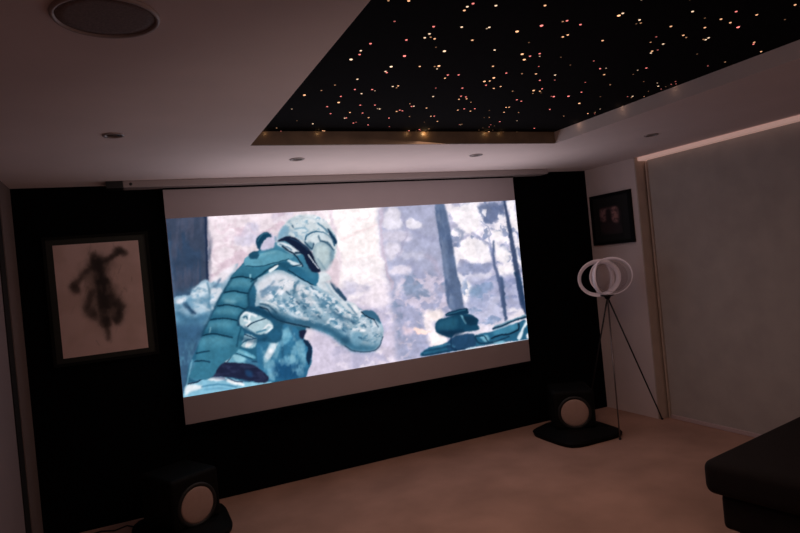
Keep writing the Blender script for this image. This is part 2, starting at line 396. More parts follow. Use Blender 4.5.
# ------------------------------------------------------------------ projection screen
SX0, SX1, ZB, ZT, PZB, PZT, YS = .105, 3.151, .626, 2.339, .828, 2.128, -.12
t = thing('projector_screen', 'wide pull-down projection screen on the black wall showing a camouflaged figure in a forest', 'projector screen', (1.63, YS, H))
def off(p): return (p[0] - 1.63, p[1] - YS, p[2] - H)
def OB(lo, hi, bev=0.): return B(off(lo), off(hi), bev)
obj('housing', OB((-.155, YS - .085, 2.352), (3.45, YS + .05, 2.4), .006), M['casing'], t)
c_ = obj('end_cap', OB((-.262, YS - .083, 2.350), (-.155, YS + .048, 2.3995), .004), M['cap'], t)
obj('end_cap', OB((3.45, YS - .083, 2.354), (3.50, YS + .048, 2.3995), .004), M['casing'], t)
b = nb(); lathe(b, [(0, .003), (.009, .003), (.011, 0), (0, 0)], 16, Matrix.Translation(off((-.105, YS - .085, 2.375))) @ Matrix.Rotation(math.pi / 2, 4, 'X'))
obj('sensor_window', b, M['cap'], t, True)
obj('black_drop', OB((SX0, YS, ZT), (SX1, YS + .004, 2.356)), M['black'], t)
b = nb()
for lo, hi in (((SX0, YS, PZT), (SX1, YS + .004, ZT)), ((SX0, YS, ZB), (SX1, YS + .004, PZB)), ((SX0, YS + .002, PZB), (SX1, YS + .004, PZT))): box(b, off(lo), off(hi))
obj('screen_fabric', b, M['border'], t)
obj('bottom_rod', OB((SX0 - .005, YS - .006, ZB - .018), (SX1 + .005, YS + .012, ZB + .002), .003), M['black'], t)

# the moving picture: a still of a masked figure in winter camouflage, painted as a flat image
p = Paint(156, 190, 540, 404, 3, (232, 222, 232))
p.z(0, 0, 1)
# background, left to right
p.poly('205,200 335,195 340,400 205,400', (236, 222, 230), 2)
p.mottle('208,212 290,205 290,262 208,275', (216, 192, 206), 14, 7, 1, .48, .7, .8)
p.mottle('245,205 340,200 340,250 245,250', (205, 200, 224), 16, 12, 2, .4, .7, .7, 5)
for s_ in ('214,222 222,230 230,222', '210,250 224,244 240,246', '232,215 234,240 233,262', '248,225 258,232 268,228', '211,238 216,262'): p.line(s_, (214, 188, 200), 1.4, .9, .55)
p.poly('328,198 384,196 386,270 372,292 345,300 334,262', (254, 244, 245), 3)
p.line('340,238 360,232 380,225', (238, 212, 216), 2, 1, .7); p.line('342,262 362,256 382,254', (240, 216, 220), 2, 1, .6); p.line('350,215 362,218 370,214', (232, 206, 212), 2.5, 1.2, .6)
p.line('331,206 334,235 338,260 337,280', (216, 196, 214), 3.2, 1.2, .7)
p.poly('338,292 372,286 440,290 440,400 300,400 304,345', (212, 202, 222), 4)
p.poly('341,262 380,258 380,284 352,300 345,290', (250, 240, 244), 3)
p.mottle('345,285 440,285 440,400 345,395', (180, 178, 206), 20, 14, 3, .45, .65, .7, 3)
p.mottle('345,285 440,285 440,400 345,395', (240, 228, 238), 13, 7, 23, .52, .68, .7, 3)
# woods to the right
p.poly('382,204 440,200 462,310 400,360 392,300', (178, 180, 207), 2.5)
p.z(370, 195, 4.848)
p.poly('90,60 140,70 150,150 110,170 70,150 65,110', (232, 226, 238), 1.2, .9); p.poly('175,120 215,110 255,150 210,175 180,165', (236, 230, 240), 1, .9)
p.poly('70,180 150,175 200,215 120,225 70,215', (222, 214, 230), 1.5, .8); p.poly('75,235 130,230 155,260 110,300 80,290', (230, 222, 236), 1.5, .9)
p.poly('160,270 240,280 265,310 200,310 150,300', (206, 204, 224), 1.5, .8); p.poly('100,345 180,350 185,385 110,380', (232, 222, 234), 1.2, .85)
p.poly('130,430 180,440 270,450 320,500 230,500 140,470', (228, 220, 234), 1.4, .85); p.poly('0,450 60,440 120,520 0,540', (240, 228, 236), 2, .8)
p.line('62,70 62,200 78,330 105,450', (204, 186, 204), 2.2, .8, .8); p.line('150,80 170,180 130,290', (170, 166, 196), 1.6, .8, .6)
p.line('200,180 250,200 320,210', (158, 160, 192), 3, 1.4, .6); p.line('170,330 250,400 340,420', (160, 162, 194), 6, 3, .6); p.line('270,300 330,360 350,460', (186, 172, 194), 4, 2, .6)
p.poly('380,45 710,25 745,540 440,540', (246, 238, 246), 1)
p.mottle('385,45 710,25 745,540 440,540', (186, 184, 210), 13, 9, 5, .44, .6, .9, 1)
p.mottle('385,45 710,25 745,540 440,540', (128, 142, 178), 7, 6, 6, .56, .68, .75, 1)
for q_, a_ in (('395,55 525,45 535,110 500,170 470,190 430,160 400,110', .9), ('440,230 520,220 590,280 570,320 480,320 430,280', .9), ('600,255 640,240 670,270 660,310 620,315', .85), ('625,340 690,350 660,400 620,390', .8), ('710,260 735,300 735,340 712,310', .9), ('600,180 640,170 650,210 620,240', .75), ('425,400 470,420 470,520 440,520', .9), ('675,35 705,30 720,190 700,120', .95), ('480,390 570,370 580,400 480,425', .6)):
    p.poly(q_, (252, 244, 248), 1, a_)
p.poly('530,48 650,38 655,80 630,100 600,140 560,130 535,100', (104, 118, 154), 1, .85); p.poly('545,65 562,75 558,100 542,95', (236, 232, 242), .6); p.poly('625,82 650,90 645,115 622,105', (236, 232, 242), .6)
p.line('535,130 580,170 590,250 600,330', (140, 148, 184), 1.6, .6, .8); p.line('500,190 550,240 600,260', (140, 148, 184), 2, .8, .7); p.line('410,170 440,190 420,240', (140, 152, 184), 3, 1, .8)
p.poly('430,335 560,320 600,350 560,375 440,385', (150, 158, 192), 1.6, .85); p.poly('460,440 540,430 560,530 470,530', (150, 164, 196), 2, .7)
p.poly('640,390 720,400 745,540 650,540', (152, 158, 196), 1.6, .7)
# lower right behind the sight
p.z(400, 280, 5.926)
p.poly('0,60 330,100 380,200 200,440 0,480', (172, 174, 204), 4, .7)
p.mottle('0,0 340,20 360,200 200,440 0,480', (128, 148, 178), 12, 9, 8, .5, .66, .7, 2); p.mottle('0,0 340,20 360,200 200,440 0,480', (222, 208, 224), 9, 6, 9, .52, .66, .7, 2)
p.poly('340,0 600,0 620,240 460,260 400,190', (176, 180, 212), 2.5, .7); p.poly('345,0 400,10 410,100 380,140 350,60', (250, 242, 246), 1.5); p.mottle('360,10 600,0 620,240 470,290 400,190', (138, 158, 192), 9, 6, 10, .5, .64, .8, 2)
p.poly('410,50 460,45 465,100 420,100', (120, 150, 180), 1.8, .7); p.line('596,0 605,100 625,235', (78, 98, 134), 2.6, .7, .9)
p.poly('310,0 338,0 370,150 385,175 330,160', (112, 128, 158), 1.4, .9)
p.line('700,0 725,120 745,200', (58, 78, 114), 3, .6, .9)
p.poly('130,210 160,180 220,165 245,200 225,240 160,250', (250, 236, 236), 1.6); p.poly('135,240 190,240 210,320 170,370 140,320', (248, 234, 238), 1.5, .9); p.poly('165,340 230,320 265,350 240,390 190,390', (254, 240, 240), 1.3)
p.poly('10,270 60,280 60,310 10,305', (240, 214, 224), 1.5, .8); p.line('90,293 148,318', (250, 214, 208), 4.2, .6); p.line('92,290 140,310', (255, 240, 238), 2, .5)
p.mottle('382,204 440,200 450,290 440,345 392,345', (146, 152, 186), 9, 11, 24, .46, .66, .6, 2); p.mottle('382,204 440,200 450,290 440,345 392,345', (228, 220, 234), 7, 6, 25, .52, .66, .6, 1.5)
p.warp(4.2, 13, 61); p.warp(1.6, 4, 62); p.grain(5, 63, .05)
# trunks stay clean-edged
p.z(370, 195, 4.848)
p.line('600,225 602,330 622,400 648,535', (88, 104, 142), 2, .6, .85, w2=4)
p.poly('318,48 362,45 392,190 412,320 445,545 380,545 352,330 332,170', (112, 130, 162), .8); p.poly('350,60 362,45 392,190 412,320 442,545 410,545 380,320', (94, 112, 146), 1, .6); p.line('330,60 345,190 365,330 392,530', (140, 152, 182), 2, 1, .6)
p.poly('650,30 660,30 690,170 725,370 750,540 728,540 700,370 672,180', (58, 76, 112), .6, .9)
p.line('700,380 730,420 742,530', (40, 80, 120), 2, .6, .8)
p.mottle('320,48 362,45 392,190 412,320 445,545 380,545 352,330 332,170', (84, 104, 140), 5, 14, 27, .46, .66, .6, .6)
p.z(400, 280, 5.926); p.poly('302,-10 342,-10 370,150 385,175 335,165', (100, 118, 150), .8, .95); p.line('600,-10 612,120 625,235', (78, 98, 134), 2.4, .7, .9); p.line('690,-40 725,110 748,200', (52, 74, 110), 3, .7, .9); p.line('88,293 146,316', (252, 222, 214), 3.6, .6)
# dark doorway edge on the far left
p.z(0, 0, 1)
p.poly('150,205 206.8,205 207.6,245 208.5,285 206,410 150,410', (72, 84, 108), .6, 1, False)
p.mottle('160,215 206,215 206,300 165,300', (58, 82, 112), 7, 22, 11, .45, .65, .7, 2); p.mottle('160,215 206,215 206,300 165,300', (92, 96, 118), 6, 30, 12, .5, .7, .6, 2)
p.line('205.6,216 206.6,250 207.4,278', (42, 58, 90), 2, .5)
p.poly('165,300 215,300 205,345 190,400 165,400', (66, 108, 142), 4, .9)
p.line('168,240 175,300 184,380', (96, 118, 150), 2.5, 1, .6)
p.z(170, 325, 6.667)
p.poly('40,10 200,0 150,220 120,390 80,440 60,300', (66, 104, 136), 2, .9); p.mottle('40,10 200,0 150,220 110,390 90,440', (96, 150, 176), 6, 12, 13, .5, .66, .5, 1)
# far arm
p.z(160, 260, 6.667)
p.poly('88,258 150,232 200,228 225,185 300,125 335,150 380,120 415,85 470,50 520,20 480,110 430,200 370,300 335,380 300,430 200,455 100,410', (146, 178, 200), .6)
p.poly('100,330 170,360 240,370 330,320 320,400 270,470 110,470 100,400', (82, 132, 162), 2.2, .9)
p.poly('100,440 280,430 275,540 110,540', (64, 104, 138), 2.5, .9)
p.poly('215,195 300,140 330,160 320,210 250,250 215,240', (214, 224, 234), 1.2, .9); p.poly('110,262 170,245 180,270 130,290 110,285', (228, 230, 238), 1, .9)
p.poly('330,200 380,180 420,190 390,260 350,330 335,270', (222, 226, 236), 1, .95); p.poly('350,120 400,80 500,20 500,60 440,130 400,150', (236, 226, 234), 1.3, .95)
p.line('175,280 200,320 235,352', (44, 78, 112), 2.2, .6, .85); p.line('315,150 330,220 325,290 345,360', (100, 142, 168), 2, .7, .9); p.line('225,270 260,300 330,330', (205, 218, 230), 2.6, .9, .7); p.line('400,125 375,165 360,175', (96, 126, 156), 2.4, .7, .8)
p.poly('230,340 300,350 320,330 300,300 250,290', (190, 208, 222), 1.2, .7); p.mottle('100,250 330,140 420,190 330,380 110,400', (96, 146, 176), 7, 5, 14, .46, .7, .6, 1)
# body and near arm
p.z(0, 0, 1)
p.poly('183,400 189,364 203,334 217,302 231,276 247,258 262,247 280,245 300,262 318,285 308,318 303,338 311,349 311,362 303,382 250,392', (46, 108, 138), .5, 1, False)
# trousers, hip
p.z(170, 325, 6.667)
p.poly('82,485 95,440 120,385 170,380 240,350 360,345 520,380 650,372 660,400 420,450 200,480', (138, 192, 216), .6)
p.poly('110,400 200,400 210,420 140,440 100,470', (234, 242, 248), .9); p.poly('245,352 355,346 360,362 280,372', (236, 242, 248), .7); p.poly('380,360 470,380 500,405 430,395 380,378', (240, 244, 248), .7); p.line('210,410 300,395 380,400 440,410', (52, 118, 156), 1.2, .6, .8); p.line('380,352 430,372 480,378', (34, 58, 92), 1.2, .4, .9); p.line('230,430 320,420 400,425', (96, 160, 194), 1.6, .8, .8); p.poly('500,385 560,383 560,400 500,405', (150, 205, 226), .7)
# shirt between vest and flap
p.poly('300,245 330,215 375,182 420,190 530,240 520,265 400,255', (112, 172, 196), .7); p.poly('308,243 372,186 408,190 384,240', (228, 236, 242), .5); p.poly('415,195 470,205 510,232 440,245', (150, 200, 216), .8); p.line('405,190 398,220 380,243', (30, 58, 84), 1, .4)
p.poly('500,235 590,245 660,330 640,372 540,300', (70, 126, 158), 1); p.line('545,240 600,250 640,300', (34, 76, 110), 1.2, .5)
p.z(250, 320, 6.667)
# side pouch and near hip sleeve
p.poly('40,200 60,120 120,80 200,40 262,18 330,80 360,140 408,180 405,240 385,310 352,382 200,400 110,405 60,330', (56, 122, 158), .6)
p.poly('90,250 110,200 150,130 195,55 212,70 200,120 170,190 130,260 100,285', (204, 218, 228), .8); p.poly('120,210 165,140 195,80 190,130 150,210', (240, 240, 246), .7)
p.poly('205,90 260,40 280,90 250,150 215,150', (100, 164, 192), 1); p.poly('100,290 150,280 170,340 130,380 110,340', (120, 178, 204), 1.2); p.line('200,120 215,200 210,290', (42, 98, 134), 2, .8, .8); p.line('260,45 300,130 340,230', (44, 98, 134), 2, .8, .7)
p.poly('262,240 290,235 300,280 270,290', (140, 190, 208), .8, .9); p.poly('160,290 330,290 345,380 180,395', (30, 84, 126), 2.2, .8); p.poly('300,160 340,170 370,260 330,270', (110, 166, 190), 1, .7); p.mottle('90,100 330,90 350,370 120,390', (142, 192, 212), 6, 9, 15, .46, .72, .6, 1)
p.poly('355,130 385,140 408,185 404,245 385,300 370,240 385,190 362,160', (26, 54, 84), .5); p.poly('330,72 372,70 358,105 345,130 325,100', (38, 46, 78), .6)
# belt
p.z(170, 325, 6.667)
p.poly('212,352 222,300 262,240 400,248 530,258 590,290 650,345 640,378 600,385 520,370 400,348 300,342', (42, 48, 78), .5); p.mottle('240,260 560,270 620,370 240,345', (62, 70, 104), 8, 4, 16, .5, .65, .6, 1); p.poly('500,300 540,310 545,345 510,340', (40, 92, 140), 1, .6); p.line('222,300 262,240 310,238', (26, 40, 62), 1.4, .5)
p.poly('130,345 125,300 150,235 250,240 225,290 212,352 190,372 150,360', (74, 132, 160), .6); p.poly('135,330 150,350 200,345 210,300', (110, 164, 190), 1, .5); p.line('120,390 175,378 215,355', (22, 42, 70), 1.2, .4); p.line('145,230 125,330 105,410', (156, 200, 220), 1, .5, .7)
# shirt patches at the side of the vest
p.z(160, 260, 6.667)
p.poly('590,250 700,300 800,380 800,540 680,540 540,520 520,420 560,340', (42, 100, 132), .7)
p.poly('525,385 565,342 640,360 735,408 748,448 705,488 640,492 560,450 530,425', (176, 202, 212), .6)
for l_ in ('540,365 580,350 640,370', '560,400 600,410 560,440', '680,470 720,430 740,440', '600,360 590,390'): p.line(l_, (238, 240, 244), 2, .6)
p.line('580,440 630,410 700,390', (26, 60, 88), 1.1, .35); p.line('700,490 745,450', (230, 236, 242), 1.6, .5); p.line('555,380 575,375 580,390', (60, 104, 130), 1.6, .5); p.line('640,480 700,465', (60, 120, 150), 1.6, .6)
p.z(170, 325, 6.667)
p.poly('465,130 485,70 520,60 575,90 565,140 520,155', (170, 200, 212), .6); p.poly('520,95 560,85 545,130 500,148', (240, 240, 244), .6); p.line('490,60 570,90', (26, 60, 90), 1.2, .35); p.line('465,130 510,100 560,90', (40, 90, 120), 1, .4); p.poly('405,80 440,52 458,62 440,80', (236, 238, 242), .5); p.poly('420,180 440,140 452,150 445,180', (232, 240, 244), .5)
p.poly('455,155 560,205 552,222 430,182', (104, 172, 196), .5); p.line('452,170 550,215', (160, 206, 222), 1, .5, .7); p.line('432,184 545,224', (34, 84, 112), .9, .3)
# vest back panels
p.z(160, 260, 6.667)
p.poly('640,-60 600,-20 550,30 510,70 475,110 430,190 400,250 370,310 340,380 300,460 270,540 250,600 230,700 200,780 330,790 400,700 480,640 540,560 560,480 520,430 525,380 560,340 592,300 592,240 612,180 650,130 720,80 760,20 720,-60', (62, 128, 154), .5)
p.poly('270,540 340,380 400,250 440,250 400,420 350,560', (48, 108, 136), 2.4, .7)
for l_ in ('475,118 540,108 600,118 632,134', '428,214 490,204 540,212 585,220', '382,304 440,296 500,304 565,324', '335,394 410,386 460,390 510,402', '285,500 350,490 420,500 478,516'):
    q_ = [tuple(map(float, a.split(','))) for a in l_.split()]
    p.line([(a, b + 38) for a, b in q_[:-1]], (112, 172, 190), 6, 2, .5); p.line([(a, b - 14) for a, b in q_], (36, 96, 124), 3.4, 1.2, .5); p.line(q_, (16, 58, 82), 1.5, .4)
p.line('600,95 600,112', (150, 200, 214), 1.6, .5); p.poly('430,262 500,265 500,285 430,282', (140, 186, 200), 1.2, .7)
p.z(170, 325, 6.667)
p.line('172,186 220,176 262,172', (18, 60, 86), 1.2, .45); p.line('165,240 210,236 262,244', (18, 56, 82), 1.3, .45); p.line('270,15 262,45', (170, 208, 220), 1, .5, .8); p.poly('220,90 400,90 380,140 200,150', (84, 150, 174), 2, .6); p.line('470,20 455,80 445,140', (34, 92, 120), 1.4, .5)
# near arm
p.z(260, 260, 5.714)
p.poly('-20,180 -35,120 20,85 60,62 120,55 200,90 240,110 310,145 345,150 400,190 470,238 540,255 575,292 640,310 690,360 702,430 672,500 640,522 540,524 480,492 400,432 330,402 280,385 200,375 100,348 50,300 0,262 -30,260', (160, 186, 202), .5)
p.poly('60,290 180,330 330,360 430,400 540,470 650,490 690,450 660,510 620,524 530,522 480,492 400,432 330,402 280,385 180,372 90,345', (62, 118, 148), 2, .95)
p.poly('-10,130 60,80 130,75 200,110 190,160 100,200 20,230 -10,200', (222, 222, 230), 1.5, .9)
p.poly('0,190 40,150 110,150 90,180 40,200 10,215', (112, 146, 172), .9, .85); p.poly('210,120 240,180 300,250 260,270 215,200 200,160', (210, 214, 224), 1.1, .9)
p.line('222,118 200,150 185,240 200,290', (64, 112, 142), 1.8, .7, .8); p.line('240,190 255,235 300,290 320,330', (110, 150, 176), 2, .8, .8)
p.poly('130,215 160,240 150,260 130,240', (84, 128, 156), .8, .8); p.poly('240,262 262,270 255,290 240,280', (76, 120, 148), .7, .8); p.poly('200,235 222,240 215,255 200,250', (84, 126, 154), .7, .8); p.poly('345,215 385,230 400,270 360,240', (74, 120, 150), .8, .8)
p.line('300,170 360,210 430,260 520,320 560,325', (226, 228, 234), 2.6, .9, .9); p.line('345,150 400,185 460,240 540,300 562,322', (40, 76, 106), 1.3, .4); p.line('480,350 420,300 370,250', (90, 136, 164), 3, 1.2, .7)
p.poly('400,330 470,360 500,400 450,390', (78, 130, 160), 1.4, .8); p.poly('520,430 560,410 590,440 560,490 520,475', (112, 158, 182), 1.2, .8); p.poly('560,340 640,330 680,380 690,440 640,440 590,400', (180, 198, 212), 1.4, .85)
p.poly('560,395 600,400 592,412 560,408', (244, 244, 248), .6); p.mottle('130,110 400,200 540,260 690,380 660,480 480,420 200,340 60,260', (86, 134, 162), 4.2, 3.4, 17, .48, .7, .8, .8); p.mottle('130,110 400,200 540,260 680,400 480,400 200,330 20,230', (234, 234, 240), 5.2, 3.4, 18, .5, .72, .75, .8)
p.line('480,490 540,522 640,522 675,498 700,440', (36, 66, 92), 1, .4, .8); p.poly('470,440 500,430 510,470 480,470', (48, 94, 124), 1.2, .7); p.line('600,310 650,345 672,385', (40, 70, 100), 1, .4, .8)
p.poly('578,295 632,288 668,315 688,365 655,342 605,325', (62, 112, 142), .5); p.line('575,297 610,325 650,342', (20, 40, 60), .9, .3)
p.poly('345,80 395,85 430,140 470,220 540,250 562,290 555,320 480,270 410,200 320,140', (206, 214, 222), .6); p.line('500,250 540,300 550,315', (110, 146, 170), 1.6, .6); p.line('360,100 400,170 460,230', (160, 184, 200), 2, .8, .8); p.poly('525,262 545,258 560,285 548,300', (236, 236, 242), .6)
p.poly('388,100 408,108 440,150 492,222 475,228 420,165', (54, 88, 118), .5)
p.poly('405,0 445,0 445,160 400,95', (224, 204, 214), 1, .9)
p.poly('150,48 250,36 336,78 312,142 230,105', (50, 116, 148), .5); p.line('160,55 230,100 300,140', (18, 52, 78), 1, .3); p.poly('240,50 320,70 300,110', (70, 138, 168), 1.4, .6)
p.line('0,240 60,248 110,280', (224, 232, 238), 1.4, .5, .9); p.line('0,268 40,280 70,320 130,352 280,384', (16, 44, 68), 1.4, .5)
# upper vest, straps and collar
p.z(260, 200, 6.667)
p.poly('-10,350 40,325 110,275 180,270 240,300 300,350 370,470 330,480 250,440 220,400 140,395 60,400 0,440', (70, 134, 162), .5)
p.poly('110,290 150,275 230,310 280,350 220,360 160,320', (222, 228, 234), .7); p.line('130,290 180,310 210,330', (90, 130, 158), 1.2, .5); p.poly('-95,378 0,350 100,330 160,345 225,372 190,392 90,425 -10,440 -95,436', (98, 160, 182), .4); p.line('-95,436 -10,440 80,420 190,390', (28, 80, 106), .9, .3); p.line('-60,390 20,360 100,345', (132, 184, 200), 1.6, .8, .7)
p.line('150,305 190,335 235,365 285,440', (20, 48, 74), 1.6, .4); p.line('235,350 290,350 320,390', (24, 60, 86), 2, .5); p.poly('180,395 250,415 280,440 210,430', (206, 220, 228), .5); p.line('215,440 270,430', (20, 52, 76), 1, .4); p.poly('60,460 120,425 118,440 70,475', (224, 232, 236), .4)
p.line('-60,540 0,500 60,455 130,420', (20, 70, 96), 1.6, .5); p.poly('130,410 200,420 190,460 140,450', (36, 92, 120), 1, .9)
p.z(160, 200, 6.667)
p.poly('592,355 650,335 655,380 605,390', (38, 92, 120), .5); p.poly('730,470 780,430 785,440 745,475', (226, 234, 238), .4)
# loop strap
p.poly('640,292 645,250 690,212 722,212 748,240 712,250 680,290 668,332', (24, 76, 106), .5); p.line('650,270 680,225 715,216', (70, 130, 156), 1.2, .5, .8); p.poly('672,330 685,290 715,255 755,245 765,300 740,320', (206, 200, 222), .8)
p.line('770,240 775,270', (110, 160, 186), 1.8, .8, .8)
# helmet
p.z(260, 200, 6.667)
p.poly('112,280 120,240 135,200 165,155 205,118 250,98 310,92 380,102 440,140 482,190 512,262 508,335 494,385 440,395 360,345 300,300 250,258 180,240', (206, 216, 222), .6)
p.poly('118,270 128,215 160,170 195,180 185,235 150,245', (124, 168, 194), 1, .9); p.poly('230,105 300,94 380,104 430,140 380,150 300,130', (228, 230, 234), 1.2, .9)
p.mottle('150,180 250,105 400,110 480,190 490,260 340,210 300,290 190,240', (134, 172, 194), 3.6, 3, 19, .48, .72, .8, .7)
p.line('385,150 430,185 450,210', (76, 124, 152), 1.6, .5, .9); p.line('230,190 290,180 310,190', (120, 160, 184), 1.5, .6, .9); p.line('215,165 222,178', (50, 90, 120), 1.5, .5, .8)
p.line('303,262 312,235 345,212 400,208 445,225 480,262 498,300', (58, 106, 136), 1.5, .4); p.line('320,250 350,228 400,222 440,240', (190, 206, 214), 1.4, .5, .9)
p.poly('448,185 470,200 500,245 514,275 500,290 470,240', (26, 66, 98), .5); p.line('462,190 500,240', (120, 160, 180), .8, .4, .8)
p.poly('300,290 340,275 360,300 345,335 305,310', (120, 156, 176), .8, .9); p.line('300,275 318,300 350,322 358,285', (44, 82, 112), 1.5, .5); p.line('405,275 440,275 470,300 480,320', (46, 84, 110), 1.6, .5, .9)
p.poly('362,300 405,275 450,290 492,330 490,385 472,455 440,478 395,470 350,385', (160, 182, 192), .5); p.poly('375,310 430,300 460,340 440,420 400,420 370,370', (190, 206, 210), 1.3, .9); p.poly('470,320 495,335 490,380 470,430', (118, 150, 168), .9, .9); p.line('385,390 420,440 440,470', (120, 150, 168), 1.4, .7, .8)
p.poly('115,270 165,240 235,246 290,290 345,345 370,410 405,470 380,480 340,470 310,420 290,370 250,330 205,295 165,270', (28, 42, 72), .5); p.line('320,360 355,410 392,455', (226, 234, 240), .9, .3); p.line('200,250 260,275 320,330', (52, 88, 120), 1, .5, .8)
p.poly('400,480 440,470 490,400 520,430 520,540 430,540', (226, 208, 218), 1.2, .9); p.poly('395,485 440,480 470,530 400,540', (214, 222, 228), .8)
p.z(260, 200, 6.667); p.line('390,235 402,262 430,275 465,300 492,330', (56, 94, 120), 1.4, .5, .85); p.poly('400,215 450,225 485,270 440,262 405,240', (196, 208, 216), .8, .8); p.line('180,150 240,120 330,112 400,140', (170, 192, 206), 2, .9, .6); p.line('150,240 200,200 250,230 290,260', (146, 176, 196), 2, .9, .7)
# weapon sight in the lower right corner
p.z(400, 280, 5.926)
p.poly('130,455 140,418 185,398 240,385 290,368 330,362 440,330 540,308 620,285 700,255 740,240 762,300 765,352 620,372 560,382 440,402 380,414', (46, 108, 140), .5)
p.poly('300,350 340,330 425,320 440,340 438,400 300,420 270,390', (44, 84, 120), .6)
p.poly('205,275 228,238 290,220 345,203 405,203 440,222 462,240 455,268 465,296 420,308 330,318 300,345 250,330 212,312', (30, 82, 112), .5)
p.poly('215,285 240,245 300,228 340,240 320,290 260,300', (48, 108, 136), 1.6, .8); p.poly('355,215 365,212 392,255 384,262', (120, 176, 196), .5); p.poly('372,220 440,225 455,262 400,270', (22, 58, 84), .9, .8); p.poly('220,312 300,300 380,300 330,335 270,335', (22, 58, 88), 1.2, .8)
p.poly('268,205 300,188 385,170 402,185 400,202 330,212 278,218', (24, 68, 98), .4); p.line('275,208 330,192 385,180', (70, 130, 156), .9, .4, .8)
p.line('548,292 600,275 680,242 745,222', (22, 62, 90), 2.2, .45); p.line('560,280 640,250 742,212', (84, 146, 172), 1.2, .5, .8); p.poly('560,300 690,262 700,290 640,320 560,330', (74, 142, 172), 1, .9); p.line('700,265 695,300 640,325 590,330 540,350', (18, 44, 68), 1.6, .5)
p.poly('470,340 510,330 526,358 500,370 480,352', (116, 172, 194), .6); p.line('440,340 490,335 520,370', (24, 62, 90), 1, .4); p.poly('550,370 600,365 620,375 560,384', (140, 196, 218), .6, .9); p.poly('380,412 440,398 440,408 385,416', (200, 224, 238), .5); p.line('200,400 280,385 320,400', (80, 140, 170), 1.1, .5, .8); p.line('130,440 145,450 270,425 380,412', (24, 66, 98), 1.6, .6, .8); p.line('300,345 300,400 330,418', (26, 60, 92), 1.4, .5, .8); p.line('440,345 470,380 560,370 640,340', (22, 58, 86), 1.4, .5, .8); p.line('140,425 300,395', (28, 72, 104), 1.4, .6, .8)
p.poly('690,345 715,300 745,245 756,262 735,290 715,345 705,362', (224, 234, 242), .6); p.poly('745,330 762,320 766,345 748,352', (236, 238, 244), .5)
p.z(0, 0, 1)
# folds and deeper shade on the near sleeve, the vest and the far arm
p.z(260, 260, 5.714)
p.line('60,300 140,330 230,350 330,378 420,410 480,470', (44, 92, 122), 5, 2, .6); p.line('190,180 230,250 290,310 370,350', (92, 134, 160), 4, 1.6, .6); p.line('330,230 400,300 470,350 500,420', (84, 126, 154), 4, 1.6, .55)
p.line('230,150 290,220 350,300', (226, 228, 234), 2.6, 1, .7); p.line('120,240 170,300 220,330', (220, 224, 232), 2.4, 1, .7); p.line('80,120 40,160 0,180', (92, 128, 158), 2, .8, .6); p.line('100,260 130,300 190,340', (104, 144, 168), 2, .8, .7)
p.line('420,300 480,330 540,360', (62, 104, 134), 2.2, .8, .7); p.line('0,250 50,262 90,300', (40, 84, 112), 2, .7, .8)
for q_ in ('245,262 262,275', '318,200 330,215', '205,238 222,248', '430,280 445,296', '520,350 532,364', '590,372 600,384', '330,318 345,330', '560,440 575,450', '470,400 485,412', '150,180 170,196', '290,150 305,165'): p.line(q_, (58, 100, 130), 1.6, .5, .8)
p.z(160, 260, 6.667)
p.line('640,130 606,180 586,240 590,300 560,335 522,380 520,430', (22, 66, 92), 2, .7, .8); p.line('480,118 440,180 400,250 352,340 310,430 275,510', (30, 76, 104), 1.8, .8, .7)
p.line('600,320 680,345 760,380 820,410', (26, 70, 98), 5, 1.4, .8); p.line('540,520 640,540 700,520', (28, 74, 104), 4, 1.6, .7); p.line('560,440 640,500 720,490', (40, 88, 118), 2, .8, .7)
p.line('120,350 190,400 300,380', (60, 106, 140), 4, 2, .7); p.line('160,290 220,350', (36, 66, 98), 3, 1, .7)
p.warp(.5, 3.6, 71); p.grain(3, 72, .06); p.grain(9, 73, .06)
g_ = p.im.mean(2, keepdims=True); p.im = g_ + (p.im - g_) * .92
p.im = 255 * (np.clip(p.im, 0, 255) / 255) ** (1.22 - .12 * np.clip(g_ / 255, 0, 1))
movie = picture_grid('projected_picture', off((SX0 + .003, YS - .0015, PZT)), off((SX1, YS - .0015, PZT)), off((SX1, YS - .0015, PZB)), off((SX0 + .003, YS - .0015, PZB)), 540, 230, p,
                     [(166.3, 217.8), (516, 200), (528, 340.4), (183.4, 397.2)], attr_mat('projected_light', 1.08), t)
movie['label'] = 'bright projected film still of a camouflaged figure and a weapon sight in a forest'

# ------------------------------------------------------------------ pictures
t = thing('framed_artwork', 'large dark-framed charcoal figure study on pale paper, on the black wall left of the screen', 'artwork', (-.36, 0, 1.6))
fx0, fx1, fz0, fz1 = -.335, .34, -.442, .455
b = nb()
for lo, hi in (((fx0, -.035, fz0), (fx1, 0, fz0 + .02)), ((fx0, -.035, fz1 - .02), (fx1, 0, fz1)), ((fx0, -.035, fz0 + .02), (fx0 + .02, 0, fz1 - .02)), ((fx1 - .02, -.035, fz0 + .02), (fx1, 0, fz1 - .02))): box(b, lo, hi)
obj('frame', b, M['frame_green'], t)
obj('mount', B((fx0 + .02, -.022, fz0 + .02), (fx1 - .02, -.002, fz1 - .02)), M['mount'], t)
a = Paint(50, 240, 152, 362, 4, (214, 186, 182)); a.z(35, 225, 3.556)
a.mottle('40,50 420,40 440,460 80,490', (200, 172, 166), 20, 20, 31, .4, .7, .8)
INK = (52, 42, 40)
a.poly('190,110 240,105 270,130 255,190 285,230 320,290 300,350 265,340 262,400 240,370 222,335 180,320 165,280 185,230 175,190 150,210 135,240 125,230 140,200 175,150', (110, 96, 90), 3.2, .75)
